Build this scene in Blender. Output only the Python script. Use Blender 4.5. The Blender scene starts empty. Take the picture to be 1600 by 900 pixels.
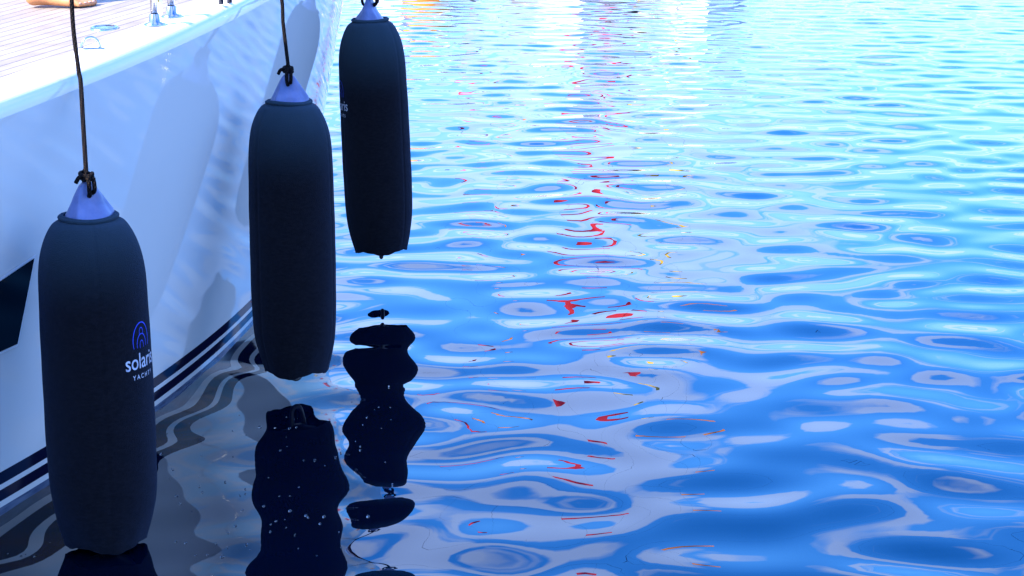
import bpy, bmesh, math, random
import numpy as np
from mathutils import Vector, Matrix
random.seed(7); rng = np.random.default_rng(11)
S = bpy.context.scene
C = S.collection
PI = math.pi

# ---------------------------------------------------------------- camera
CAM_H = 1.951
PITCH = math.atan(705 / 3000)
cam_d = bpy.data.cameras.new('camera'); cam = bpy.data.objects.new('camera', cam_d); C.objects.link(cam)
cam_d.sensor_width = 36; cam_d.lens = 36 * 3000 / 1600
cam_d.clip_start = 0.05; cam_d.clip_end = 3000
cam.location = (0, 0, CAM_H); cam.rotation_euler = (PI / 2 - PITCH, 0, 0)
S.camera = cam

# ---------------------------------------------------------------- sky, sun, exposure
SUN_EL = math.radians(40)
SUN_DIR = Vector((-0.86 * math.cos(SUN_EL), -0.51 * math.cos(SUN_EL), math.sin(SUN_EL))).normalized()   # towards the sun
EXPOSURE = 1.62
w = bpy.data.worlds.new('World'); S.world = w; w.use_nodes = True
nt = w.node_tree; nt.nodes.clear()
N = nt.nodes.new; L = nt.links.new
out = N('ShaderNodeOutputWorld'); bg = N('ShaderNodeBackground'); bg.inputs[1].default_value = 0.15
sky = N('ShaderNodeTexSky'); sky.sky_type = 'NISHITA'; sky.sun_disc = False
sky.sun_elevation = SUN_EL
sky.sun_rotation = math.atan2(SUN_DIR.x, SUN_DIR.y)
svec = N('ShaderNodeTexCoord'); ss = N('ShaderNodeSeparateXYZ'); sc_ = N('ShaderNodeCombineXYZ'); sm = N('ShaderNodeMath'); sm.operation = 'MAXIMUM'; sm.inputs[1].default_value = 0.16
L(svec.outputs['Generated'], ss.inputs[0]); L(ss.outputs[0], sc_.inputs[0]); L(ss.outputs[1], sc_.inputs[1]); L(ss.outputs[2], sm.inputs[0]); L(sm.outputs[0], sc_.inputs[2])
L(sc_.outputs[0], sky.inputs[0])      # the brown band under the horizon is never shown: low air keeps the colour of the air above it
sky.altitude = 0; sky.air_density = 1.0; sky.dust_density = 0.4; sky.ozone_density = 2.5
hs = N('ShaderNodeHueSaturation'); hs.inputs['Saturation'].default_value = 1.7; hs.inputs['Hue'].default_value = 0.520; hs.inputs['Value'].default_value = 2.25
L(sky.outputs[0], hs.inputs['Color'])
# thin cloud sheet, laid out on a plane overhead so that it tightens towards the horizon
geo = N('ShaderNodeTexCoord'); sep = N('ShaderNodeSeparateXYZ'); L(geo.outputs['Generated'], sep.inputs[0])
add = N('ShaderNodeMath'); add.operation = 'ADD'; add.inputs[1].default_value = 0.10
mx = N('ShaderNodeMath'); mx.operation = 'MAXIMUM'; mx.inputs[1].default_value = 0.0
L(sep.outputs[2], mx.inputs[0]); L(mx.outputs[0], add.inputs[0])
dx = N('ShaderNodeMath'); dx.operation = 'DIVIDE'; dy = N('ShaderNodeMath'); dy.operation = 'DIVIDE'
L(sep.outputs[0], dx.inputs[0]); L(add.outputs[0], dx.inputs[1]); L(sep.outputs[1], dy.inputs[0]); L(add.outputs[0], dy.inputs[1])
cmb = N('ShaderNodeCombineXYZ'); L(dx.outputs[0], cmb.inputs[0]); L(dy.outputs[0], cmb.inputs[1])
nz = N('ShaderNodeTexNoise'); nz.inputs['Scale'].default_value = 2.0; nz.inputs['Detail'].default_value = 4.0
nz.inputs['Roughness'].default_value = 0.45; nz.inputs['Distortion'].default_value = 0.6
L(cmb.outputs[0], nz.inputs['Vector'])
cr = N('ShaderNodeValToRGB'); cr.color_ramp.elements[0].position = 0.485; cr.color_ramp.elements[1].position = 0.535
cr.color_ramp.elements[0].color = (0, 0, 0, 1); cr.color_ramp.elements[1].color = (0.62, 0.62, 0.62, 1)
L(nz.outputs['Fac'], cr.inputs[0])
mixc = N('ShaderNodeMixRGB'); mixc.inputs[2].default_value = (4.0, 5.1, 8.0, 1)
# pale summer haze low over the horizon, the same all round
hz1 = N('ShaderNodeMath'); hz1.operation = 'SUBTRACT'; hz1.inputs[0].default_value = 1.0; L(mx.outputs[0], hz1.inputs[1])
hz2 = N('ShaderNodeMath'); hz2.operation = 'POWER'; hz2.inputs[1].default_value = 4.4; L(hz1.outputs[0], hz2.inputs[0])
hz3 = N('ShaderNodeMath'); hz3.operation = 'MULTIPLY'; hz3.inputs[1].default_value = 1.0; L(hz2.outputs[0], hz3.inputs[0])
hzm = N('ShaderNodeMixRGB'); hzm.inputs[2].default_value = (2.3, 3.05, 4.9, 1)
L(hz3.outputs[0], hzm.inputs[0]); L(hs.outputs[0], hzm.inputs[1])
L(cr.outputs[0], mixc.inputs[0]); L(hzm.outputs[0], mixc.inputs[1])
L(mixc.outputs[0], bg.inputs[0]); L(bg.outputs[0], out.inputs[0])

sd = bpy.data.lights.new('sun', 'SUN'); sd.energy = 5.0; sd.angle = math.radians(0.53); sd.color = (1.0, 0.93, 0.82)
so = bpy.data.objects.new('sun', sd); C.objects.link(so)
so.rotation_euler = SUN_DIR.to_track_quat('Z', 'Y').to_euler(); so.location = (-6, -3, 9)

S.view_settings.view_transform = 'Standard'; S.view_settings.look = 'None'
S.view_settings.exposure = EXPOSURE; S.view_settings.gamma = 1.0
S.render.engine = 'CYCLES'

# ---------------------------------------------------------------- helpers
def tag(o, label=None, cat=None, group=None, kind=None):
    if label: o['label'] = label
    if cat: o['category'] = cat
    if group: o['group'] = group
    if kind: o['kind'] = kind
    return o
def empty(name, loc, label, cat, group=None):
    o = bpy.data.objects.new(name, None); C.objects.link(o); o.location = loc; o.empty_display_size = .1
    return tag(o, label, cat, group)
def from_py(name, vs, fs, mat, parent=None, smooth=True, inv=None):
    me = bpy.data.meshes.new(name); me.from_pydata([tuple(v) for v in vs], [], fs); me.validate()
    if smooth: me.polygons.foreach_set('use_smooth', [True] * len(me.polygons))
    if mat: me.materials.append(mat)
    o = bpy.data.objects.new(name, me); C.objects.link(o)
    if parent: o.parent = parent
    return o
def from_bm(name, bm, mat, parent=None, smooth=True):
    me = bpy.data.meshes.new(name); bmesh.ops.recalc_face_normals(bm, faces=bm.faces[:]); bm.to_mesh(me); bm.free()
    if smooth: me.polygons.foreach_set('use_smooth', [True] * len(me.polygons))
    if mat: me.materials.append(mat)
    o = bpy.data.objects.new(name, me); C.objects.link(o)
    if parent: o.parent = parent
    return o
def lathe(bm, prof, seg=48, cen=(0, 0), fn=None):
    rings = []
    for r, z in prof:
        ring = []
        for i in range(seg):
            a = 2 * PI * i / seg
            x, y, zz = r * math.cos(a), r * math.sin(a), z
            if fn: x, y, zz = fn(x, y, zz, a)
            ring.append(bm.verts.new((x + cen[0], y + cen[1], zz)))
        rings.append(ring)
    for a, b in zip(rings, rings[1:]):
        for i in range(seg):
            j = (i + 1) % seg
            bm.faces.new((a[i], a[j], b[j], b[i]))
    return rings
def cap(bm, ring): bm.faces.new(ring)
def tube(bm, pts, r, seg=10, closed=False, radii=None, twist=0.0):
    pts = [Vector(p) for p in pts]; n = len(pts)
    rings = []; up = Vector((0.31, 0.9, 0.21)).normalized()
    for i, p in enumerate(pts):
        if closed: t = (pts[(i + 1) % n] - pts[i - 1])
        else: t = pts[min(i + 1, n - 1)] - pts[max(i - 1, 0)]
        t.normalize()
        u = (up - t * up.dot(t)).normalized(); up = u; v = t.cross(u)
        rr = radii[i] if radii else r
        rings.append([bm.verts.new(p + (u * math.cos(2 * PI * k / seg) + v * math.sin(2 * PI * k / seg)) * rr) for k in range(seg)])
    m = n if closed else n - 1
    for i in range(m):
        a, b = rings[i], rings[(i + 1) % n]
        for k in range(seg):
            j = (k + 1) % seg
            bm.faces.new((a[k], a[j], b[j], b[k]))
    if not closed: bm.faces.new(rings[0][::-1]); bm.faces.new(rings[-1])
def catmull(pts, k=8):
    pts = [Vector(p) for p in pts]; P = [pts[0] * 2 - pts[1]] + pts + [pts[-1] * 2 - pts[-2]]; o = []
    for i in range(1, len(P) - 2):
        for j in range(k):
            t = j / k; a, b, c, d = P[i - 1], P[i], P[i + 1], P[i + 2]
            o.append(.5 * ((2 * b) + (c - a) * t + (2 * a - 5 * b + 4 * c - d) * t * t + (3 * b - a - 3 * c + d) * t ** 3))
    o.append(pts[-1]); return o
def box(bm, c, s, rot=None):
    r = bmesh.ops.create_cube(bm, size=1); M = Matrix.Diagonal((*s, 1))
    if rot: M = rot.to_4x4() @ M
    bmesh.ops.transform(bm, matrix=Matrix.Translation(c) @ M, verts=r['verts']); return r['verts']
def ball(bm, c, s, rot=None, seg=12):
    r = bmesh.ops.create_uvsphere(bm, u_segments=seg, v_segments=seg // 2 + 2, radius=1); M = Matrix.Diagonal((*s, 1))
    if rot: M = rot.to_4x4() @ M
    bmesh.ops.transform(bm, matrix=Matrix.Translation(c) @ M, verts=r['verts'])
def unproject(px, py, D=None, Y=None):
    """photo pixel -> world point at drop D below the camera, or at world distance Y"""
    u = (px - 800) / 3000; v = (py - 450) / 3000; c, s = math.cos(PITCH), math.sin(PITCH)
    d = Vector((u, c - v * s, -s - v * c))
    t = D / -d.z if D is not None else Y / d.y
    return Vector((0, 0, CAM_H)) + d * t

# ---------------------------------------------------------------- materials
def mat(name, col, rough=.5, metal=0., **kw):
    m = bpy.data.materials.new(name); m.use_nodes = True; b = m.node_tree.nodes['Principled BSDF']
    b.inputs['Base Color'].default_value = (*col, 1); b.inputs['Roughness'].default_value = rough; b.inputs['Metallic'].default_value = metal
    for k, v in kw.items(): b.inputs[k.replace('_', ' ')].default_value = v
    return m
def vary(m, c0, c1, scale=8, detail=4, stretch=(1, 1, 1), bump=0., bscale=None, rough=None, lo=.35, hi=.65):
    t = m.node_tree; b = t.nodes['Principled BSDF']; tc = t.nodes.new('ShaderNodeTexCoord'); mp = t.nodes.new('ShaderNodeMapping')
    mp.inputs['Scale'].default_value = stretch; t.links.new(tc.outputs['Object'], mp.inputs[0])
    n = t.nodes.new('ShaderNodeTexNoise'); n.inputs['Scale'].default_value = scale; n.inputs['Detail'].default_value = detail
    t.links.new(mp.outputs[0], n.inputs['Vector'])
    r = t.nodes.new('ShaderNodeValToRGB'); r.color_ramp.elements[0].position = lo; r.color_ramp.elements[1].position = hi
    r.color_ramp.elements[0].color = (*c0, 1); r.color_ramp.elements[1].color = (*c1, 1)
    t.links.new(n.outputs['Fac'], r.inputs[0]); t.links.new(r.outputs[0], b.inputs['Base Color'])
    if bump:
        n2 = t.nodes.new('ShaderNodeTexNoise'); n2.inputs['Scale'].default_value = bscale or scale; n2.inputs['Detail'].default_value = 5
        t.links.new(mp.outputs[0], n2.inputs['Vector'])
        bp = t.nodes.new('ShaderNodeBump'); bp.inputs['Strength'].default_value = bump; bp.inputs['Distance'].default_value = .004
        t.links.new(n2.outputs['Fac'], bp.inputs['Height']); t.links.new(bp.outputs[0], b.inputs['Normal'])
    if rough:
        rr = t.nodes.new('ShaderNodeMapRange'); rr.inputs[3].default_value, rr.inputs[4].default_value = rough
        t.links.new(n.outputs['Fac'], rr.inputs[0]); t.links.new(rr.outputs[0], b.inputs['Roughness'])
    return m
M = {}
M['gelcoat'] = vary(mat('white_gelcoat', (.8, .8, .8), .04, IOR=1.5, Specular_IOR_Level=.44), (.72, .68, .61), (.76, .72, .65), 1.3, 5)
M['deck_white'] = vary(mat('deck_white', (.8, .8, .8), .35), (.76, .77, .78), (.82, .82, .82), 6)
M['navy'] = mat('navy_boot_paint', (.005, .006, .022), .06, IOR=1.35, Specular_IOR_Level=.25)
M['antifoul'] = vary(mat('antifouling', (.05, .08, .13), .12), (.05, .07, .12), (.12, .15, .2), 12, 6, (1, 1, 6))
M['teak'] = vary(mat('teak', (.4, .3, .2), .6), (.225, .185, .145), (.275, .235, .19), 9, 6, (1, 1, 1), .25, 60)
M['teak_pale'] = vary(mat('teak_bleached', (.4, .3, .2), .6), (.28, .225, .18), (.33, .275, .23), 11, 6, (1, 1, 1), .25, 60)
M['teak_dark'] = vary(mat('teak_weathered', (.4, .3, .2), .6), (.205, .165, .13), (.255, .215, .175), 8, 6, (1, 1, 1), .25, 60)
M['caulk'] = mat('deck_caulk', (.16, .13, .11), .7)
M['glass'] = mat('black_glass', (.001, .001, .0015), .03, IOR=1.18)
M['trim'] = mat('pale_window_trim', (.78, .78, .78), .4)
M['steel'] = vary(mat('stainless', (.7, .7, .7), .15, 1.), (.40, .41, .43), (.52, .52, .54), 20, rough=(.1, .25))
M['brass'] = mat('brass_pin', (.6, .42, .1), .3, 1.)
M['fender_plastic'] = vary(mat('blue_fender_plastic', (.2, .26, .55), .35), (.095, .115, .22), (.14, .16, .28), 30)
M['print_white'] = vary(mat('white_print', (.75, .75, .78), .6), (.36, .36, .42), (.55, .55, .60), 90)
M['print_blue'] = vary(mat('blue_print', (.02, .07, .75), .6), (.012, .04, .42), (.02, .06, .60), 90)
def fabric():
    m = mat('fleece_cover', (.01, .012, .02), .95, Sheen_Weight=.10, Sheen_Roughness=.4)
    m.node_tree.nodes['Principled BSDF'].inputs['Specular IOR Level'].default_value = .15
    m.node_tree.nodes['Principled BSDF'].inputs['Sheen Tint'].default_value = (.25, .4, .8, 1)
    vary(m, (.0026, .0022, .0032), (.0066, .0056, .0070), 60, 6, (1, 1, 2.2), .9, 300)
    t = m.node_tree; bs = t.nodes['Principled BSDF']; src = bs.inputs['Base Color'].links[0].from_socket
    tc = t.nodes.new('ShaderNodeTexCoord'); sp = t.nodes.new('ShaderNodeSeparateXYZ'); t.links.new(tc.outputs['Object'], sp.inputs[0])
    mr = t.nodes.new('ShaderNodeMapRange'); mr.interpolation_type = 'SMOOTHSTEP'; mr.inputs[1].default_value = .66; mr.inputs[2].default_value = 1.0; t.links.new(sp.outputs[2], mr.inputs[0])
    mxx = t.nodes.new('ShaderNodeMixRGB'); mxx.inputs[2].default_value = (.022, .040, .050, 1)       # sky light on the shoulder, painted into the cover's colour
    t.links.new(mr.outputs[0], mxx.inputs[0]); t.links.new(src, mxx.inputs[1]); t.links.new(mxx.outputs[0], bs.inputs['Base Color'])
    return m
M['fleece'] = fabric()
def rope_mat():
    m = mat('braided_rope', (.1, .07, .04), .9, Specular_IOR_Level=.12); t = m.node_tree; b = t.nodes['Principled BSDF']
    tc = t.nodes.new('ShaderNodeTexCoord'); w1 = t.nodes.new('ShaderNodeTexWave'); w2 = t.nodes.new('ShaderNodeTexWave')
    w1.bands_direction = 'DIAGONAL'; w1.inputs['Scale'].default_value = 55; w2.inputs['Scale'].default_value = 55; w2.bands_direction = 'DIAGONAL'
    mp = t.nodes.new('ShaderNodeMapping'); mp.inputs['Scale'].default_value = (-1, -1, 1)
    t.links.new(tc.outputs['Object'], w1.inputs[0]); t.links.new(tc.outputs['Object'], mp.inputs[0]); t.links.new(mp.outputs[0], w2.inputs[0])
    mu = t.nodes.new('ShaderNodeMath'); mu.operation = 'MULTIPLY'; t.links.new(w1.outputs['Fac'], mu.inputs[0]); t.links.new(w2.outputs['Fac'], mu.inputs[1])
    r = t.nodes.new('ShaderNodeValToRGB'); r.color_ramp.elements[0].color = (.002, .0015, .002, 1); r.color_ramp.elements[1].color = (.017, .010, .006, 1)
    r.color_ramp.elements[0].position = .15; r.color_ramp.elements[1].position = .5
    t.links.new(mu.outputs[0], r.inputs[0]); t.links.new(r.outputs[0], b.inputs['Base Color'])
    bp = t.nodes.new('ShaderNodeBump'); bp.inputs['Strength'].default_value = .8; bp.inputs['Distance'].default_value = .003
    t.links.new(mu.outputs[0], bp.inputs['Height']); t.links.new(bp.outputs[0], b.inputs['Normal'])
    return m
M['rope'] = rope_mat()

# ---------------------------------------------------------------- water: one sheet with real waves
WAVES = []
def make_waves():
    n = 130
    for i in range(n):
        lam = math.exp(rng.uniform(math.log(.22), math.log(2.6)))
        th = rng.normal(0, math.radians(56)) + math.radians(97)          # travel direction, mostly towards / away
        if rng.random() < .12: th = rng.uniform(0, 2 * PI)
        k = 2 * PI / lam
        sl = 1.0 * math.exp(-((math.log(lam) - math.log(.37)) / .52) ** 2)   # slope spectrum
        WAVES.append((k * math.cos(th), k * math.sin(th), sl / k, rng.uniform(0, 2 * PI), lam))
    vy = sum((a * ky) ** 2 / 2 for kx, ky, a, p, l in WAVES)
    f = SLOPE / math.sqrt(vy)
    WAVES[:] = [(kx, ky, a * f, p, l) for kx, ky, a, p, l in WAVES]
SLOPE = 0.050
make_waves()
def axis(lo, hi, step, far, grow=1.12):
    a = list(np.arange(lo, hi, step)); s = step; x = lo; b = []
    while x > -far: s *= grow; x -= s; b.append(x)
    s = step; x = a[-1]; c = []
    while x < far: s *= grow; x += s; c.append(x)
    return np.array(b[::-1] + a + c)
xs = axis(-8, 8, .04, 900, 1.16); ys = axis(2.6, 26, .04, 900, 1.14)
X, Y = np.meshgrid(xs, ys)
sx = np.gradient(xs); sy = np.gradient(ys); SP = np.maximum(*np.meshgrid(sx, sy))
Zw = np.zeros_like(X)
for kx, ky, a, p, lam in WAVES:
    fade = np.clip((lam / 3.5 - SP) / (lam / 3.5), 0, 1)
    Zw += a * np.sin(kx * X + ky * Y + p) * fade
nx, ny = len(xs), len(ys)
co = np.stack([X, Y, Zw], -1).reshape(-1, 3)
idx = np.arange(nx * ny).reshape(ny, nx)
quads = np.stack([idx[:-1, :-1], idx[:-1, 1:], idx[1:, 1:], idx[1:, :-1]], -1).reshape(-1, 4)
me = bpy.data.meshes.new('water'); me.vertices.add(len(co)); me.vertices.foreach_set('co', co.ravel().astype(np.float32))
me.loops.add(quads.size); me.loops.foreach_set('vertex_index', quads.ravel().astype(np.int32))
me.polygons.add(len(quads)); me.polygons.foreach_set('loop_start', np.arange(0, quads.size, 4, dtype=np.int32))
me.polygons.foreach_set('use_smooth', np.ones(len(quads), bool)); me.update(calc_edges=True); me.validate()
water = bpy.data.objects.new('water', me); C.objects.link(water)
tag(water, 'rippled blue harbour water with smooth rounded wavelets', kind='structure')
wm = mat('harbour_water', (.0, .002, .008), .0, IOR=1.50)
me.materials.append(wm)

def wave_h(x, y): return sum(a * math.sin(kx * x + ky * y + p) for kx, ky, a, p, l in WAVES)

# ---------------------------------------------------------------- yacht hull
def sheer(y):
    h = 1.31 + .083 * (y - 5.35)
    if y < 4.0: h = 1.31 + .083 * (4.0 - 5.35) + .083 * (y - 4.0) * .5
    return h
def xg(y):
    s = y - 4.98
    return -1.334 + .34 * s - .046 * s * s if s > -.6 else -1.334 + .34 * s - .046 * .36 + .0552 * (s + .6)
def xw(y):
    s = y - 5.366
    return -1.512 + .311 * s - .0508 * s * s if s > -1 else -1.512 + .311 * s - .0508 + .1016 * (s + 1)
STEM_W, STEM_T = Vector((-1.075, 9.30)), Vector((-.80, 9.95))
HEAD = (STEM_T - STEM_W).normalized(); NRM = Vector((HEAD.y, -HEAD.x))
Y_AFT = -3.0
def frac(v): return v ** .85 if v > 0 else v * .9
def surf(t, h):
    """starboard side: t 0 (aft) .. 1 (stem), h height above the water"""
    yend = STEM_W.y + (STEM_T.y - STEM_W.y) * max(h, 0) / 1.69
    tt = 1 - (1 - t) ** 1.6 if False else t
    y = Y_AFT + (yend - Y_AFT) * tt
    hg = sheer(y); v = h / hg; g = frac(v)
    x = xw(y) + (xg(y) - xw(y)) * g
    # close on to the centreline over the last centimetres
    cx = STEM_W.x + (STEM_T.x - STEM_W.x) * max(h, 0) / 1.69
    e = max(0, 1 - (yend - y) / .10)
    x = x + (cx - x) * e ** 3
    return Vector((x, y, h))
def ts(n=170):
    return [((i / n) ** .8) for i in range(n)] + [.994, .997, .999, 1.0]
TS = sorted(set(ts()))
def mirror(p):
    q = Vector((p.x, p.y)) - STEM_W; d = q.dot(NRM); q = Vector((p.x, p.y)) - NRM * 2 * d
    return Vector((q.x, q.y, p.z))
yacht = empty('sailing_yacht', (0, 0, 0), 'white yacht with a pale teak deck and navy boot stripes, fenders hung along its side', 'yacht')

def side_strip(name, h0, h1, rows, m, top=False, off=0.0):
    vs, fs = [], []
    for sgn in (0, 1):
        base = len(vs)
        for j in range(rows + 1):
            for t in TS:
                if top:                       # up to the sheer
                    y = surf(t, 1.3).y; hh = h0 + (sheer(y) - .05 - h0) * j / rows
                else: hh = h0 + (h1 - h0) * j / rows
                p = surf(t, hh)
                if off: p.x += off
                vs.append(mirror(p) if sgn else p)
        n = len(TS)
        for j in range(rows):
            for i in range(n - 1):
                a, b, c, d = base + j * n + i, base + j * n + i + 1, base + (j + 1) * n + i + 1, base + (j + 1) * n + i
                fs.append((a, b, c, d) if not sgn else (d, c, b, a))
    return from_py(name, vs, fs, m, yacht)
side_strip('topsides', .157, None, 34, M['gelcoat'], top=True)
side_strip('boot_stripe', .113, .157, 1, M['navy'])
side_strip('pinstripe', .094, .113, 1, M['gelcoat'])
side_strip('boot_stripe', .053, .094, 1, M['navy'])
side_strip('pinstripe', .030, .053, 1, M['gelcoat'])
side_strip('underbody', -.45, .030, 6, M['antifoul'])

# gunwale: rounded edge and white margin of the deck
def gun(t):
    y = surf(t, 1.3).y
    return surf(t, sheer(y) - .05)
def edge_frame(t):
    p = gun(t); a = gun(max(t - .004, 0)); b = gun(min(t + .004, 1)); d = (b - a); d.z = 0; d.normalize()
    inn = Vector((-d.y, d.x, 0))
    if inn.x > 0 and t < .99: inn = -inn
    return p, inn
MARGIN = .155
def edge_ring(t):
    p, inn = edge_frame(t); R = .05; RX = .038; pts = []
    q = Vector((p.x, p.y)) - STEM_W; half = q.dot(NRM)
    m = min(1, max(0.02, half / .22))
    for k in range(9):
        a = PI / 2 * k / 8
        pts.append(p + inn * (RX * (1 - math.cos(a))) * m + Vector((0, 0, R * math.sin(a))))
    pts.append(p + inn * MARGIN * m + Vector((0, 0, R + .002)))
    pts.append(p + inn * (MARGIN + .004) * m + Vector((0, 0, R - .016)))
    return pts
TG = [t for t in TS if t <= .9995]
vs, fs = [], []
for sgn in (0, 1):
    base = len(vs)
    for t in TG:
        for p in edge_ring(t): vs.append(mirror(p) if sgn else p)
    K = 11
    for i in range(len(TG) - 1):
        for k in range(K - 1):
            a, b, c, d = base + i * K + k, base + (i + 1) * K + k, base + (i + 1) * K + k + 1, base + i * K + k + 1
            fs.append((a, b, c, d) if not sgn else (d, c, b, a))
dm = from_py('deck_margin', vs, fs, M['gelcoat'], yacht); dm.data.materials.append(M['deck_white'])
dm.data.polygons.foreach_set('material_index', [0 if i % (K - 1) < 6 else 1 for i in range(len(dm.data.polygons))])
# deck bed (caulking shows in the seams) with the planks on it
vs, fs = [], []
inner = [edge_ring(t)[-1] for t in TG]
for i, p in enumerate(inner): vs += [p, mirror(p)]
for i in range(len(inner) - 1): fs.append((2 * i, 2 * i + 2, 2 * i + 3, 2 * i + 1))
deck = from_py('teak_deck', vs, fs, M['caulk'], yacht)
prof = []
for p in inner:
    q = Vector((p.x, p.y)) - STEM_W; prof.append((q.dot(HEAD), q.dot(NRM), p.z))
def along_at(off):
    best = None
    for (a0, o0, _), (a1, o1, _) in zip(prof, prof[1:]):
        if (o0 - off) * (o1 - off) <= 0 and o0 != o1: best = a0 + (a1 - a0) * (o0 - off) / (o0 - o1)
    return best
prof.sort()
PA = np.array([p[0] for p in prof]); PZ = np.array([p[2] for p in prof])
def deck_z(x, y):
    return float(np.interp((Vector((x, y)) - STEM_W).dot(HEAD), PA, PZ)) + .016
PW = .048; GAP = .0035; pl_count = 0
a_aft = min(p[0] for p in prof) + .02
for side in (1, -1):
    k = 0
    while True:
        o0 = GAP / 2 + k * (PW + GAP); o1 = o0 + PW; k += 1
        e0, e1 = along_at(o0 + .003), along_at(o1 + .003)
        if e0 is None or e1 is None:
            if k < 8: e0 = e1 = PA[-1] - .12 - .06 * k
            else: break
        if e1 < a_aft + .5: break
        vs = []; cnt = 14
        for i in range(cnt + 1):
            f = i / cnt
            for o, e in ((o0, e0), (o1, e1)):
                al = a_aft + (e - a_aft) * f
                q = STEM_W + HEAD * al + NRM * o * side
                z = deck_z(q.x, q.y)
                vs += [(q.x, q.y, z - .001), (q.x, q.y, z - .016)]
        fs = []
        for i in range(cnt):
            a = i * 4; b = a + 4
            fs += [(a, b, b + 2, a + 2), (a + 1, a, a + 2, a + 3)[:0] or (a, a + 1, b + 1, b), (a + 2, b + 2, b + 3, a + 3)]
        b = cnt * 4; fs += [(b, b + 1, b + 3, b + 2), (0, 2, 3, 1)]
        if side < 0: fs = [f[::-1] for f in fs]
        from_py('plank', vs, fs, M[random.choice(['teak', 'teak', 'teak_pale', 'teak_dark'])], deck, smooth=False); pl_count += 1
# transom
tp = [surf(0, h) for h in np.linspace(-.45, sheer(Y_AFT) - .05, 12)]
vs = []; fs = []
for p in tp: vs += [p, mirror(p)]
e = edge_ring(0)[-2]; vs += [e, mirror(e)]
for i in range(12): fs.append((2 * i, 2 * i + 1, 2 * i + 3, 2 * i + 2))
from_py('transom', vs, fs, M['gelcoat'], yacht, smooth=False)

# hull window, found on the surface from where it stands
def on_hull(px, py):
    best = None
    for i in range(400):
        y = 2.5 + i * .015
        p = unproject(px, py, Y=y)
        if 0 < p.z < sheer(y):
            g = frac(p.z / sheer(y)); x = xw(y) + (xg(y) - xw(y)) * g
            d = abs(x - p.x)
            if best is None or d < best[0]: best = (d, y, p.z)
    return best[1], best[2]
def hullpt(y, h, off=0):
    g = frac(h / sheer(y)); x = xw(y) + (xg(y) - xw(y)) * g
    return Vector((x + off, y - .25 * off, h))
tr, br = on_hull(52, 403), on_hull(25, 537)
t0, b0 = on_hull(0, 437), on_hull(0, 548)
def lin(a, b, y): return a[1] + (b[1] - a[1]) * (y - a[0]) / (b[0] - a[0])
def window_mesh(name, grow, off, m, hole=None):
    NN, K = 24, 6; vs, fs = [], []
    yl = 2.4
    def col(f, g=0):
        ya = yl + (tr[0] + g - yl) * f; yb = yl + (br[0] + g - yl) * f
        return (ya, lin(t0, tr, min(ya, tr[0])) + g), (yb, lin(b0, br, min(yb, br[0])) - g)
    for i in range(NN + 1):
        (ya, ha), (yb, hb) = col(i / NN, grow)
        for k in range(K + 1):
            f = k / K; vs.append(hullpt(ya + (yb - ya) * f, ha + (hb - ha) * f, off))
    for i in range(NN):
        for k in range(K): a = i * (K + 1) + k; fs.append((a, a + 1, a + K + 2, a + K + 1))
    return from_py(name, vs, fs, m, yacht)
window_frame = window_mesh('window_frame', .009, .0035, M['trim'])
pane = window_mesh('pane', 0, .0065, M['glass']); pane.parent = window_frame

# deck hardware -------------------------------------------------------------
def deck_pt(px, py):
    for i in range(600):
        y = 4.5 + i * .01; p = unproject(px, py, Y=y)
        if p.z <= deck_z(p.x, y): return Vector((p.x, y, deck_z(p.x, y)))
def deck_cap(px, py):
    p = deck_pt(px, py); bm = bmesh.new()
    rings = lathe(bm, [(.0445, -.002), (.0445, .004), (.041, .006), (.034, .006), (.033, .0045), (.008, .0045)], 32, (p.x, p.y)); cap(bm, rings[-1])
    for v in bm.verts: v.co.z += p.z + (v.co.y - p.y) * .083
    from_bm('filler_cap', bm, M['steel'], yacht)
deck_cap(163, 45)
def pad_eye(px, py):
    p = deck_pt(px, py); bm = bmesh.new(); box(bm, p + Vector((0, 0, .004)), (.075, .035, .006), Matrix.Rotation(.4, 3, 'Z'))
    pts = []
    for i in range(15):
        a = PI * i / 14 * 1.1 - .15
        pts.append(p + Vector((math.cos(a) * .026, .01 * math.cos(a), .004 + math.sin(a) * .034)))
    tube(bm, pts, .0045, 8)
    from_bm('pad_eye', bm, M['steel'], yacht)
pad_eye(142, 79)
def stanchion(px, py, gate=False):
    p = deck_pt(px, py); bm = bmesh.new()
    tube(bm, [p + Vector((0, 0, .0)), p + Vector((0, 0, .62))], .0115, 14)
    lathe(bm, [(.035, p.z), (.035, p.z + .006), (.018, p.z + .012), (.016, p.z + .035), (.012, p.z + .037)], 20, (p.x, p.y))
    o = from_bm('stanchion', bm, M['steel'], yacht); bm = bmesh.new()
    if gate:
        q = p + Vector((-.045, .015, .055)); box(bm, q, (.028, .008, .11)); from_bm('bracket', bm, M['deck_white'], o); bm = bmesh.new()
        ball(bm, p + Vector((-.045, .009, .052)), (.006, .004, .006)); from_bm('bracket_pin', bm, M['brass'], o)
    return p
s1 = stanchion(242, 40)
s2 = stanchion(268, 27, True)
# lifeline along the side at the stanchion heads
def inboard(y, d=.12): 
    return Vector((xg(y) - d, y, sheer(y) + .60))
bm = bmesh.new(); pts = [inboard(y) for y in np.linspace(2.2, s1.y, 12)[:-1]] + [s1 + Vector((0, 0, .6)), s2 + Vector((0, 0, .6))] + [inboard(y) for y in np.linspace(s2.y + .5, 9.2, 8)]
tube(bm, pts, .003, 8); from_bm('lifeline', bm, M['steel'], yacht)
for yy in (2.2, 9.2):
    p = inboard(yy); bm = bmesh.new(); tube(bm, [p - Vector((0, 0, .61)), p + Vector((0, 0, .01))], .0115, 12); from_bm('stanchion', bm, M['steel'], yacht)
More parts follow.
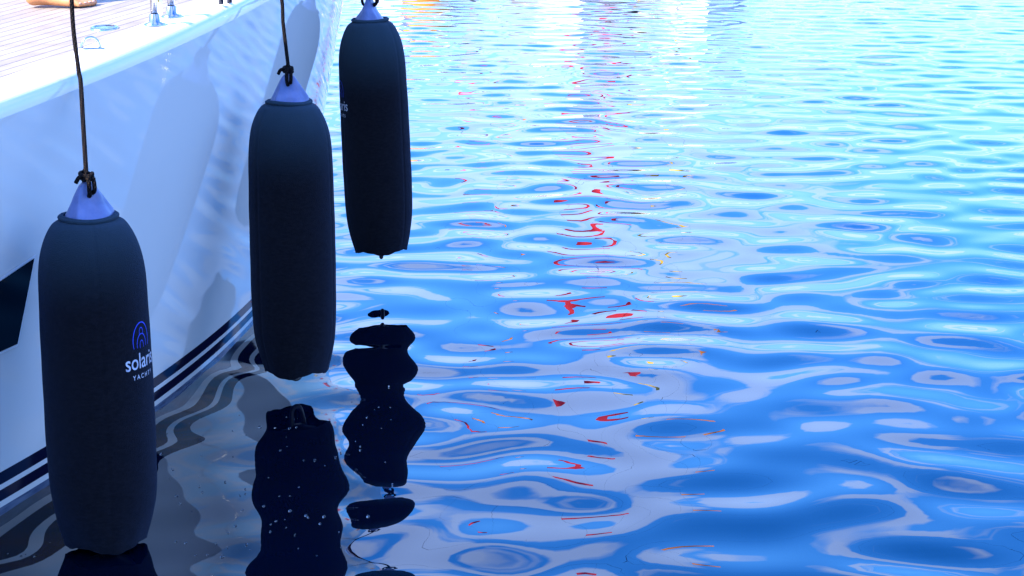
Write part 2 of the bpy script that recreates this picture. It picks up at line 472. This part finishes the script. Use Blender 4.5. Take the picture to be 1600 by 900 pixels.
# mooring cleat near the edge
p = deck_pt(352, 6); bm = bmesh.new()
tube(bm, catmull([p + Vector((-.05, -.10, .045)), p + Vector((-.02, -.05, .05)), p + Vector((.015, .05, .05)), p + Vector((.04, .10, .045))]), .010, 10)
for s in (-1, 1): tube(bm, [p + Vector((.01 * s, .03 * s, 0)), p + Vector((.01 * s, .03 * s, .05))], .009, 10)
from_bm('cleat', bm, mat('dark_cleat', (.02, .02, .03), .3), yacht)

# ---------------------------------------------------------------- fenders
R0 = .150
PROF = [(.76, 0), (.775, .012), (.83, .04), (.895, .08), (.945, .12), (.975, .17), (.99, .23), (1, .32), (1, .45), (.995, .6), (.985, .7), (.975, .78), (.955, .84), (.915, .885), (.855, .92), (.765, .953), (.655, .98), (.52, .994)]
def rad(t):
    for (r0, a), (r1, b) in zip(PROF, PROF[1:]):
        if a <= t <= b: return R0 * (r0 + (r1 - r0) * (t - a) / (b - a))
    return R0 * .56
def smooth_profile(n=60):
    pts = catmull([(r, t, 0) for r, t in PROF], 5)
    return [(p.x * R0, p.y) for p in pts]
def wrap(o_mesh, ang_c, z_base, Lf, extra=.0012):
    for v in o_mesh.vertices:
        x, z = v.co.x, v.co.y + z_base
        r = rad(min(max(z / Lf, 0), 1)) + extra
        a = ang_c + x / r
        v.co = (r * math.sin(a), -r * math.cos(a), z)
def text_mesh(body, size, width, bold=0.0):
    cu = bpy.data.curves.new('txt', 'FONT'); cu.body = body; cu.size = size; cu.align_x = 'CENTER'; cu.offset = bold; cu.resolution_u = 4
    o = bpy.data.objects.new('txt', cu); C.objects.link(o)
    bpy.context.view_layer.update()
    me = bpy.data.meshes.new_from_object(o.evaluated_get(bpy.context.evaluated_depsgraph_get()))
    bpy.data.objects.remove(o)
    xsr = [v.co.x for v in me.vertices]; s = width / (max(xsr) - min(xsr))
    for v in me.vertices: v.co.x = (v.co.x - (max(xsr) + min(xsr)) / 2) * s
    return me
def arc_band(bm, cx, z0, rx, rz, th, a0=0, a1=PI, n=26):
    pr = []
    for i in range(n + 1):
        a = a0 + (a1 - a0) * i / n
        t2 = th * (.55 + .45 * math.sin(min(max((a - a0) / (a1 - a0), 0), 1) * PI))
        pr.append((bm.verts.new((cx + math.cos(a) * rx, z0 + math.sin(a) * rz, 0)), bm.verts.new((cx + math.cos(a) * (rx - t2), z0 + math.sin(a) * (rz - t2), 0))))
    for (a, b), (c, d) in zip(pr, pr[1:]): bm.faces.new((a, c, d, b))
def make_fender(loc, Lf, label, logo=None, eye_rot=0.0, tilt=0.0, seed=0):
    """loc = centre of the sleeve's bottom rim"""
    f = empty('fender', loc, label, 'fender', "fenders hung along the yacht's side"); f.rotation_euler = (0, tilt, 0)
    rr = random.Random(seed); ph = [rr.uniform(0, 6.28) for _ in range(6)]
    def wob(x, y, z, a):
        t = z / Lf; k = max(0, 1 - t * 9)
        s = 1 + .004 * math.sin(2 * a + ph[0] + 3 * t) + .003 * math.sin(5 * a + ph[1] - 7 * t) + k * .035 * math.sin(3 * a + ph[2]) + k * .007 * math.sin(11 * a + ph[3])
        k2 = max(0, (t - .8) * 5)
        s += k2 * .008 * math.sin(9 * a + ph[4]) + .0022 * math.sin(t * 40 + 2 * math.sin(a + ph[5])) + .002 * math.sin(t * 17 + 3 * a + ph[1])
        for q in (0.0, PI * .667, PI * 1.333):
            dd = math.atan2(math.sin(a - q - ph[0]), math.cos(a - q - ph[0])); s -= .016 * math.exp(-(dd / .035) ** 2)
        return x * s, y * s, z + k * .007 * math.sin(4 * a + ph[4]) - k * .003 * abs(math.sin(7 * a))
    bm = bmesh.new()
    pr = [(r, t * Lf) for r, t in smooth_profile()]
    # turned-in hem inside the bottom
    pr = [(pr[0][0] - .006, .05)] + [(pr[0][0] - .005, .002)] + [(pr[0][0] - .002, -.002)] + pr
    rings = lathe(bm, pr, 160, fn=wob)
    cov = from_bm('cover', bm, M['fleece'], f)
    # rolled collar
    bm = bmesh.new(); n = 64; pts = []
    for i in range(n):
        a = 2 * PI * i / n; r = R0 * .512 * (1 + .012 * math.sin(3 * a + ph[1])); pts.append((r * math.cos(a), r * math.sin(a), Lf * .998 + .0025 * math.sin(2 * a + ph[0])))
    tube(bm, pts, .0060, 10, True); tube(bm, [(p[0] * .95, p[1] * .95, p[2] + .003) for p in pts], .006, 8, True)
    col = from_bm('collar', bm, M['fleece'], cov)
    # vinyl fender inside: bottom dome with eye, shown below the rim
    bm = bmesh.new()
    rings = lathe(bm, [(R0 * .66, .16), (R0 * .66, .08), (R0 * .58, .045), (R0 * .42, .022), (R0 * .2, .008), (.022, -.004)], 32); cap(bm, rings[-1][::-1])
    pts = [(.024 * math.cos(a), 0, -.006 - .034 * math.sin(a)) for a in np.linspace(0, PI, 12)]
    rot = Matrix.Rotation(eye_rot + .5, 3, 'Z'); tube(bm, [rot @ Vector(p) for p in [(.03, 0, .01)] + [tuple(p) for p in pts] + [(-.03, 0, .01)]], .0085, 10)
    from_bm('bottom_eye', bm, M['vinyl'], f)
    # top end: tapering blue lug with the rope hole and moulded ribs
    H = .100; bm = bmesh.new(); rings = []
    for j in range(13):
        u = j / 12; rx = .070 * (1 - u) ** .95 * .80 + .0165; ry = .068 * (1 - u) ** 1.7 * .85 + .011
        if j == 12: rx *= .75; ry *= .8
        ring = []
        for i in range(48):
            a = 2 * PI * i / 48; c, s = math.cos(a), math.sin(a)
            k = (abs(c) ** 3.2 + abs(s) ** 3.2) ** (-1 / 3.2) if u > .5 else 1
            k = 1 + (k - 1) * min(1, u * 1.2)
            rib = 1 + (.24 * (1 - u) ** .8) * min(1, u * 5) * max(0, math.cos(3 * a + .5)) ** 6 - .05 * (1 - u)
            ring.append(bm.verts.new((rx * c * k * rib, ry * s * k * rib, Lf - .006 + u * H)))
        rings.append(ring)
    for a, b in zip(rings, rings[1:]):
        for i in range(48): bm.faces.new((a[i], a[(i + 1) % 48], b[(i + 1) % 48], b[i]))
    bm.faces.new(rings[0][::-1]); bm.faces.new(rings[-1])
    lug = from_bm('eye', bm, M['fender_plastic'], f, smooth=False)
    bmc = bmesh.new(); bmesh.ops.create_cone(bmc, segments=28, radius1=.0185, radius2=.0185, depth=.3, cap_ends=True)
    bmesh.ops.transform(bmc, matrix=Matrix.Translation((0, 0, Lf + .045)) @ Matrix.Rotation(PI / 2, 4, 'X') @ Matrix.Diagonal((1, 1.25, 1, 1)), verts=bmc.verts)
    cut = from_bm('cut', bmc, None)
    md = lug.modifiers.new('b', 'BOOLEAN'); md.operation = 'DIFFERENCE'; md.object = cut; md.solver = 'EXACT'
    bpy.context.view_layer.update()
    me2 = bpy.data.meshes.new_from_object(lug.evaluated_get(bpy.context.evaluated_depsgraph_get()))
    lug.modifiers.clear(); lug.data = me2; bpy.data.objects.remove(cut)
    try: me2.set_sharp_from_angle(angle=math.radians(40))
    except Exception: pass
    me2.polygons.foreach_set('use_smooth', [True] * len(me2.polygons))
    lug.rotation_euler.z = eye_rot
    if logo:
        ang, zb = logo
        me = text_mesh('solaris', .062, .128, .0004); wrap(me, ang, zb, Lf); me.materials.append(M['print_white'])
        o = bpy.data.objects.new('printed_name', me); C.objects.link(o); o.parent = cov
        me = text_mesh('Y A C H T S', .0185, .088, .0002); wrap(me, ang + .01, zb - .029, Lf); me.materials.append(M['print_white'])
        o = bpy.data.objects.new('printed_word', me); C.objects.link(o); o.parent = cov
        bm = bmesh.new(); z = zb + .054
        arc_band(bm, 0, z + .022, .036, .052, .0034, -.38, PI + .38)
        arc_band(bm, 0, z + .045, .009, .014, .0024, -.5, PI + .5)
        arc_band(bm, 0, z + .012, .021, .030, .0028, -.30, PI + .30)
        arc_band(bm, 0, z + .008, .009, .015, .0024, -.5, PI + .5)
        me = bpy.data.meshes.new('emblem'); bm.to_mesh(me); bm.free(); wrap(me, ang, 0, Lf); me.materials.append(M['print_blue'])
        o = bpy.data.objects.new('printed_emblem', me); C.objects.link(o); o.parent = cov
    f['Lf'] = Lf
    return f
M['vinyl'] = mat('dark_vinyl', (.05, .045, .045), .35)

def fender_line(f_loc, Lf, tilt, eye_rot, ups, label):
    """rope: loop through the eye, hitch over it, then up through the points given"""
    Rm = Matrix.Translation(f_loc) @ Matrix.Rotation(tilt, 4, 'Y') @ Matrix.Rotation(eye_rot, 4, 'Z')
    r = .0064
    z0 = Lf + .057; top = Lf + .102
    L_ = lambda p: Rm @ Vector(p)
    root = empty('fender_line', L_((0, 0, top)), label, 'rope', 'ropes the fenders hang from')
    inv = -root.location
    bm = bmesh.new()
    loop = catmull([(-.004, -.028, top + .012), (-.006, -.036, top - .02), (-.003, -.027, z0 + .006), (0, 0, z0 - .002), (.003, .027, z0 + .006), (.006, .036, top - .02), (.003, .026, top + .012), (0, 0, top + .028)], 7)
    tube(bm, [L_(p) + inv for p in loop], r, 10)
    loop = catmull([(.010, -.026, top + .006), (.009, -.036, top - .02), (.008, -.026, z0 + .012), (.008, 0, z0 + .007)], 7)
    tube(bm, [L_(p) + inv for p in loop], r * .95, 10)
    # hitch: two turns round the neck of the loop and the tucked end
    pts = []
    for i in range(40):
        a = 2 * PI * i / 20; pts.append((.0145 * math.cos(a), .027 * math.sin(a) * (1 - .12 * i / 39), top + .000 + .017 * i / 39 + .004 * math.sin(a)))
    tube(bm, [L_(p) + inv for p in pts], r * .95, 10)
    tail = catmull([(-.014, -.01, top + .012), (-.026, -.014, top + .008), (-.034, -.010, top - .006)], 6)
    tube(bm, [L_(p) + inv for p in tail], r * .9, 10)
    from_bm('knot', bm, M['rope'], root)
    bm = bmesh.new()
    pts = [L_((0, 0, top + .010)), L_((0, 0, top + .03))] + [Vector(u) for u in ups]
    tube(bm, [p + inv for p in catmull(pts, 10)], r, 12)
    from_bm('rope', bm, M['rope'], root)
    return root

F1 = Vector((-1.144, 5.12, .024)); L1 = .924
F2 = Vector((-.775, 6.64, .095)); L2 = .962
F3 = Vector((-.583, 8.345, .170)); L3 = 1.012
T3 = -math.radians(1.7); T1 = -math.radians(.35); T2 = 0.0
make_fender(F1, L1, 'nearest dark fender beside the black hull window, name and blue emblem at its right edge', (math.radians(67), .515), .55, T1, 1)
make_fender(F2, L2, 'middle dark fender, plain front with no lettering, hanging just above the water', None, .12, T2, 2)
make_fender(F3, L3, "farthest dark fender by the tip of the bow, lettering at its left edge", (math.radians(-70), .632), 1.25, T3, 3)

def eye_top(F, Lf, tilt): return Matrix.Translation(F) @ Matrix.Rotation(tilt, 4, 'Y') @ Vector((0, 0, Lf + .14))
g1 = unproject(126, 128, Y=5.33); g1b = unproject(122, 104, Y=5.36)
ll = Vector((-1.235, 5.52, sheer(5.5) + .6))
fender_line(F1, L1, T1, .55, [eye_top(F1, L1, T1).lerp(g1, .5), g1, g1b, unproject(112, 0, Y=5.44), ll], 'brown braided rope of the nearest fender, running over the white deck edge into the sun')
def over(F, Lf, tilt, px0, py0):
    e = eye_top(F, Lf, tilt); y = F.y + .12
    g = unproject(px0, py0, Y=y); g2 = Vector((xg(y) - .03, y + .02, sheer(y) + .02))
    return [e.lerp(g, .5), g, g2, Vector((xg(y) - .12, y + .05, sheer(y) + .6))]
fender_line(F2, L2, T2, .12, over(F2, L2, T2, 436, -12), 'dark rope tied through the pale blue eye of the middle fender')
fender_line(F3, L3, T3, 1.25, over(F3, L3, T3, 566, -60), 'short end of dark rope knotted on the farthest fender by the bow')


# ---------------------------------------------------------------- person standing on the deck
def limb(bm, p, q, r1, r2, seg=14):
    p, q = Vector(p), Vector(q); d = q - p; n = 6
    pts = [p.lerp(q, i / n) for i in range(n + 1)]
    tube(bm, pts, 1, seg, radii=[r1 + (r2 - r1) * i / n for i in range(n + 1)])
    for c, r in ((p, r1), (q, r2)): ball(bm, c, (r, r, r), seg=seg)
def fuse(name, bm, m, parent, vox, smooth=6):
    o = from_bm(name, bm, m, parent)
    md = o.modifiers.new('r', 'REMESH'); md.mode = 'VOXEL'; md.voxel_size = vox; md.use_smooth_shade = True
    m2 = o.modifiers.new('s', 'SMOOTH'); m2.iterations = smooth; m2.factor = .5
    bpy.context.view_layer.update()
    me = bpy.data.meshes.new_from_object(o.evaluated_get(bpy.context.evaluated_depsgraph_get()))
    o.modifiers.clear(); o.data = me
    if not me.materials: me.materials.append(m)
    me.polygons.foreach_set('use_smooth', [True] * len(me.polygons))
    return o
M['skin'] = vary(mat('tanned_skin', (.5, .25, .13), .45, Subsurface_Weight=.0), (.46, .17, .06), (.56, .23, .085), 30)
M['nail'] = mat('toenail', (.62, .36, .28), .3)
M['shorts'] = vary(mat('navy_shorts', (.03, .04, .09), .9), (.02, .03, .07), (.04, .05, .10), 40)
M['shirt'] = vary(mat('white_shirt', (.7, .7, .7), .9), (.66, .66, .66), (.74, .74, .74), 30)
M['hair'] = vary(mat('brown_hair', (.05, .03, .02), .6), (.03, .018, .01), (.07, .04, .02), 60)
foot = deck_pt(140, 12)
person = empty('person', (foot.x - .12, foot.y + .03, foot.z), 'barefoot person standing on the teak deck, tanned toes at the top edge of the picture', 'person')
person.rotation_euler.z = -.10
def foot_bm(bm, ox, oy, sgn, nails):
    """sgn +1: big toe towards +y (right foot)"""
    limb(bm, (ox - .075, oy, .033), (ox - .045, oy, .038), .031, .033)
    limb(bm, (ox - .055, oy, .035), (ox + .055, oy - .006 * sgn, .030), .031, .026)
    limb(bm, (ox - .03, oy + .008 * sgn, .065), (ox + .07, oy + .018 * sgn, .030), .030, .024)
    limb(bm, (ox + .0, oy - .012 * sgn, .028), (ox + .060, oy - .030 * sgn, .018), .024, .016)
    limb(bm, (ox + .065, oy + .024 * sgn, .022), (ox + .075, oy - .026 * sgn, .018), .021, .016)
    toes = [(.030, .135, .0145, .085), (.010, .134, .0108, .080), (-.006, .126, .0102, .075), (-.021, .115, .0096, .066), (-.035, .101, .0090, .056)]
    for ty, ex, r, st in toes:
        y = oy + ty * sgn
        limb(bm, (ox + st, y * .98 + oy * .02, .020), (ox + (st + ex) / 2, y, .0185), r * .92, r * .86)
        limb(bm, (ox + (st + ex) / 2, y, .0185), (ox + ex - r, y, r + .0005), r * .86, r)
        nails.append((Vector((ox + ex - r * .55, y, r * 1.75)), r))
b = bmesh.new(); nails = []
feet = ((0, 0, 1), (-.10, .24, -1))
for ox, oy, sg in feet:
    foot_bm(b, ox, oy, sg, nails)
    limb(b, (ox - .045, oy, .055), (ox - .042, oy, .12), .034, .035)
    limb(b, (ox - .042, oy, .11), (ox - .05, oy, .30), .036, .056); limb(b, (ox - .05, oy, .30), (ox - .035, oy, .46), .056, .050)
    hipy = .12 + (oy - .12) * .75
    limb(b, (ox - .035, oy, .46), (-.05, hipy, .86), .054, .083)
limb(b, (-.05, .05, .90), (-.05, .19, .90), .095, .095); limb(b, (-.05, .12, .92), (-.045, .12, 1.08), .118, .112)
limb(b, (-.045, .12, 1.10), (-.045, .12, 1.30), .115, .120); limb(b, (-.045, -.03, 1.38), (-.045, .27, 1.38), .062, .062)
limb(b, (-.045, .12, 1.36), (-.03, .12, 1.52), .075, .052)
ball(b, Vector((-.015, .12, 1.63)), (.098, .076, .118), seg=20); ball(b, Vector((.01, .12, 1.575)), (.068, .056, .058), seg=14)
ball(b, Vector((.088, .12, 1.615)), (.018, .014, .024)); ball(b, Vector((.072, .12, 1.572)), (.016, .026, .010))
for sg in (-1, 1): ball(b, Vector((-.02, .12 + .078 * sg, 1.62)), (.018, .012, .030))
for sg in (-1, 1):
    sh = Vector((-.045, .12 + .19 * sg, 1.37)); el = Vector((-.05, .12 + .25 * sg, 1.10)); wr = Vector((.06, .12 + .24 * sg, .88))
    limb(b, sh, el, .048, .037); limb(b, el, wr, .038, .026)
    pm = wr + Vector((.03, 0, -.055)); limb(b, wr, pm, .024, .030)
    for k in range(4):
        s0 = pm + Vector((-.024 + .016 * k, 0, -.01)); s1_ = s0 + Vector((.004, -.006 * sg, -.040 + .004 * abs(k - 1.5))); s2_ = s1_ + Vector((-.004, -.016 * sg, -.028))
        limb(b, s0, s1_, .0092, .0085, 8); limb(b, s1_, s2_, .0085, .0072, 8)
    limb(b, pm + Vector((.02, 0, .02)), pm + Vector((.048, -.01 * sg, -.025)), .011, .009, 8)
body = fuse('body', b, M['skin'], person, .0052, 3)
for p, r in nails:
    b = bmesh.new(); ball(b, p + Vector((-.001, 0, -.0005)), (r * .62, r * .62, r * .22), seg=10); from_bm('toenail', b, M['nail'], body)
b = bmesh.new()
for ox, oy, sg in feet: limb(b, (ox - .036 + .0, .12 + (oy - .12) * .9, .60), (-.05, .12 + (oy - .12) * .7, .86), .088, .098)
limb(b, (-.05, .05, .90), (-.05, .19, .90), .108, .108); limb(b, (-.05, .12, .90), (-.045, .12, 1.0), .128, .122)
fuse('shorts', b, M['shorts'], person, .012)
b = bmesh.new(); limb(b, (-.05, .12, .98), (-.045, .12, 1.30), .138, .134); limb(b, (-.045, -.03, 1.375), (-.045, .27, 1.375), .075, .075); limb(b, (-.045, .12, 1.36), (-.04, .12, 1.43), .095, .072)
for sg in (-1, 1): limb(b, (-.045, .12 + .19 * sg, 1.37), (-.048, .12 + .225 * sg, 1.21), .062, .058)
fuse('shirt', b, M['shirt'], person, .012)
b = bmesh.new(); ball(b, Vector((-.03, .12, 1.66)), (.100, .086, .105), seg=20); ball(b, Vector((-.06, .12, 1.60)), (.068, .078, .09), seg=16)
fuse('hair', b, M['hair'], person, .009)
M['eye'] = mat('eye_white', (.7, .7, .7), .2)
for sg in (-1, 1):
    b = bmesh.new(); ball(b, Vector((.070, .12 + .031 * sg, 1.632)), (.009, .012, .008)); from_bm('eye', b, M['eye'], body)

# ---------------------------------------------------------------- yachts moored across the harbour (their reflections lie on the water)
M['far_white'] = vary(mat('white_hull_paint', (.8, .8, .8), .25), (.74, .74, .75), (.82, .82, .82), 2)
M['tint'] = mat('grey_cabin_glass', (.5, .55, .6), .1)
M['alu'] = mat('mast_aluminium', (.7, .71, .73), .3, .8)
M['red'] = vary(mat('red_flag_cloth', (.6, .01, .02), .8), (.60, .008, .015), (.72, .015, .03), 6)
M['yellow'] = vary(mat('yellow_flag_cloth', (.8, .5, .02), .8), (.75, .45, .02), (.85, .60, .04), 6)
M['orange'] = vary(mat('orange_canvas', (.8, .25, .01), .8), (.75, .22, .01), (.85, .32, .02), 4)
M['navyc'] = vary(mat('navy_canvas', (.01, .02, .08), .8), (.01, .015, .06), (.02, .03, .10), 4)
def far_yacht(x, y, label, cover, flags, hm=13.0):
    t = empty('motor_boat', (x, y, 0), label, 'boat', 'motor boats moored across the water')
    ln, bw = 10.5, 1.45; vs, fs = [], []; n, k = 24, 9
    for i in range(n + 1):
        u = i / n; hb = bw * (1 - (1 - min(1, u * 1.9)) ** 2.2) * (1 - .22 * max(0, u - .5)); fb = 1.25 - .25 * math.sin(PI * min(u, .9))
        for j in range(-k, k + 1):
            v = j / k; a = abs(v); z = -.35 + (fb + .35) * a ** .7 if a else -.35
            vs.append((math.copysign(hb * min(1, a ** .55), v), u * ln, z))
    K = 2 * k + 1
    for i in range(n):
        for j in range(K - 1): a = i * K + j; fs.append((a, a + 1, a + K + 1, a + K))
    from_py('hull', vs, fs, M['far_white'], t)
    vs, fs = [], []
    for i in range(n + 1):
        u = i / n; hb = bw * (1 - (1 - min(1, u * 1.9)) ** 2.2) * (1 - .22 * max(0, u - .5)); fb = 1.25 - .25 * math.sin(PI * min(u, .9))
        vs += [(-hb, u * ln, fb - .01), (hb, u * ln, fb - .01)]
    for i in range(n): fs.append((2 * i, 2 * i + 1, 2 * i + 3, 2 * i + 2))
    b = 2 * n; fs_t = (b, b + 1)
    from_py('deck', vs, fs, M['deck_white'], t)
    b = bmesh.new(); vv = box(b, Vector((0, 5.4, 1.25)), (1.7, 4.2, .55))
    for v in vv:
        if v.co.z > 1.3: v.co.x *= .82; v.co.y = 5.5 + (v.co.y - 5.4) * (.74 if v.co.y < 5.4 else .98)
    bmesh.ops.bevel(b, geom=b.edges[:], offset=.06, segments=2, affect='EDGES')
    cab = from_bm('cabin', b, M['far_white'], t, False)
    for sg in (-1, 1):
        for yy in (4.6, 5.8, 6.8):
            b = bmesh.new(); box(b, Vector((sg * .80, yy, 1.28)), (.05, .7, .18)); from_bm('window', b, M['tint'], cab, False)
    b = bmesh.new(); pts = []
    vs, fs = [], []
    for i in range(9):
        for j in range(9):
            u, v = i / 8, j / 8 * 2 - 1; vs.append((v * 1.15, 1.9 + u * 2.0, 2.15 + .22 * math.cos(v * 1.35) + .05 * math.sin(u * PI)))
    for i in range(8):
        for j in range(8): q = i * 9 + j; fs.append((q, q + 9, q + 10, q + 1))
    b = bmesh.new(); tube(b, [(-.9, 4.2, 1.5), (-.5, 4.3, 1.95), (.5, 4.3, 1.95), (.9, 4.2, 1.5)], .03, 8); from_bm('handrail', b, M['steel'], t)
    for fx, fy, z, wd, ht, c in flags:
        vs, fs = [], []
        for i in range(9):
            u = i / 8; yy = fy + .06 * math.sin(u * 6 + z); 
            for q in (0, 1): vs.append((fx + u * wd, yy, z - q * ht * (1 - .0 * u) - .05 * u))
        for i in range(8): a = 2 * i; fs.append((a, a + 1, a + 3, a + 2))
        fl = tag(from_py('signal_flag', vs, fs, M[c], None), None, 'flag', 'signal flags on the moored boats')
        fl.location = (x, y, 0)
        fl['label'] = '%s signal flag flying from a boat across the harbour' % c
    return t
r2 = random.Random(5)
by = empty('mooring_buoy', (-1.25, 27.5, .16), 'round orange mooring buoy floating off the bow of the white yacht', 'buoy')
b = bmesh.new(); ball(b, Vector((0, 0, 0)), (.36, .36, .36), seg=28); from_bm('float', b, M['orange'], by)
b = bmesh.new(); tube(b, [(.07 * math.cos(a), 0, .40 + .07 * math.sin(a)) for a in np.linspace(0, 2 * PI, 17)[:-1]], .014, 8, True); from_bm('mooring_ring', b, M['steel'], by)
fa, fb_, fc = [], [], []
line = empty('dressing_line', (0, 33.6, 0), 'dressing line with strings of flags hanging between two tall poles across the harbour', 'flag line')
for sx_ in (-17, 17):
    b = bmesh.new(); tube(b, [(sx_, 0, -1.5), (sx_, 0, 12.5)], .09, 12, radii=[.11, .06]); from_bm('pole', b, M['alu'], line)
b = bmesh.new(); tube(b, [(-17 + 34 * i / 24, 0, 12.3 - 1.1 * math.sin(PI * i / 24)) for i in range(25)], .006, 6); from_bm('rope', b, M['rope'], line)
strings = [(.95, 'red', .75, .32, (1.3, 3.0, 4.7, 6.9, 9.9)), (1.55, 'red', .55, .26, (2.1, 5.6)),
           (2.15, 'yellow', .36, .20, (1.2, 4.2, 8.0)), (2.75, 'yellow', .40, .20, (2.4, 6.0)), (3.05, 'orange', .75, .34, (9.7,)), (-.85, 'red', .42, .19, (2.3, 5.0, 8.4)), (-.2, 'orange', .30, .16, (3.4, 7.2))]
for fx, c, wd, ht, zz in strings:
    top = 12.3 - 1.1 * math.sin(PI * (fx + 17) / 34)
    b = bmesh.new(); tube(b, [(fx, 0, .7), (fx, 0, top)], .0014, 5); from_bm('flag_string', b, M['rope'], line)
    for z in zz:
        vs, fs = [], []
        for i in range(9):
            u = i / 8; yy = .05 * math.sin(u * 6 + z)
            vs += [(u * wd, yy, 0), (u * wd, yy + .01, -ht + .25 * ht * u), ]
        for i in range(8): q = 2 * i; fs.append((q, q + 1, q + 3, q + 2))
        fl = from_py('pennant', vs, fs, M[c], None); fl.location = (fx, 33.6, z)
        tag(fl, '%s pennant on a string across the harbour, %s the water' % (c, 'just above' if z < 2.6 else 'high above' if z > 6.6 else 'a few metres above'), 'flag', 'pennants hanging across the harbour')
far_yacht(-1.9, 33.0, 'white motor boat moored across the water behind the orange buoy', 'far_white', fc)
far_yacht(1.15, 32.6, 'white motor boat moored between two other boats', 'far_white', fa)
far_yacht(3.35, 33.3, 'white motor boat moored at the right of the row', 'far_white', fb_)

# ---------------------------------------------------------------- bubbles on the shaded water
M['bubble'] = mat('bubble_film', (.9, .95, 1.0), .0, IOR=1.25, Transmission_Weight=1.0)
bm = bmesh.new(); r = bmesh.ops.create_uvsphere(bm, u_segments=16, v_segments=10, radius=1)
bmesh.ops.delete(bm, geom=[v for v in bm.verts if v.co.z < -.35], context='VERTS')
proto = from_bm('bubble', bm, M['bubble']); bme = proto.data; first = [proto]
def bubble(px, py, rr, lab):
    p = unproject(px, py, D=CAM_H)
    if first: o = first.pop()
    else: o = proto.copy(); C.objects.link(o)
    o.location = (p.x, p.y, wave_h(p.x, p.y) + rr * .1); o.scale = (rr, rr, rr * .8)
    tag(o, lab, 'bubble', 'bubbles floating on the shaded water')
A = 'small clear bubble floating on the dark reflection of the middle fender'
B = 'small clear bubble floating on the black reflection of the farthest fender'
D_ = 'small clear bubble floating on the shaded water between two fenders'
E = 'small clear bubble floating on the shaded water under the nearest fender'
big = [(406, 667, .010), (438, 704, .006), (492, 720, .006), (452, 670, .006), (430, 669, .006), (463, 668, .006), (467, 760, .005), (420, 745, .005), (532, 710, .006), (453, 798, .008), (478, 806, .007), (506, 808, .0075), (431, 815, .006), (412, 791, .007), (500, 820, .006), (390, 716, .004), (368, 822, .008), (391, 860, .004)]
for a_ in big: bubble(a_[0], a_[1], a_[2] * .62, A if 385 < a_[0] < 530 else D_)
for a_ in [(550, 628, .006), (611, 655, .005), (573, 652, .005), (563, 699, .004), (610, 637, .004), (577, 793, .005), (568, 783, .004), (575, 808, .008), (556, 690, .003), (593, 798, .003)]: bubble(*a_[:2], a_[2] * .62, B)
for a_ in [(347, 870, .010), (276, 776, .008), (252, 710, .009), (352, 755, .006), (383, 766, .005), (324, 867, .006), (316, 771, .005), (306, 867, .006), (275, 846, .006), (290, 848, .006), (338, 850, .004), (375, 776, .004), (282, 691, .004), (300, 800, .003)]: bubble(*a_[:2], a_[2] * .62, D_)
for a_ in [(33, 869, .006), (12, 865, .006), (54, 870, .006), (40, 866, .004), (78, 846, .004)]: bubble(*a_[:2], a_[2] * .62, E)
for i in range(22): bubble(r2.gauss(460, 32), r2.uniform(650, 880), r2.uniform(.0014, .0032), A)
for i in range(9): bubble(r2.gauss(585, 22), r2.uniform(600, 800), r2.uniform(.0018, .0035), B)
for i in range(18): bubble(r2.uniform(250, 385), r2.uniform(640, 890), r2.uniform(.0018, .004), D_)
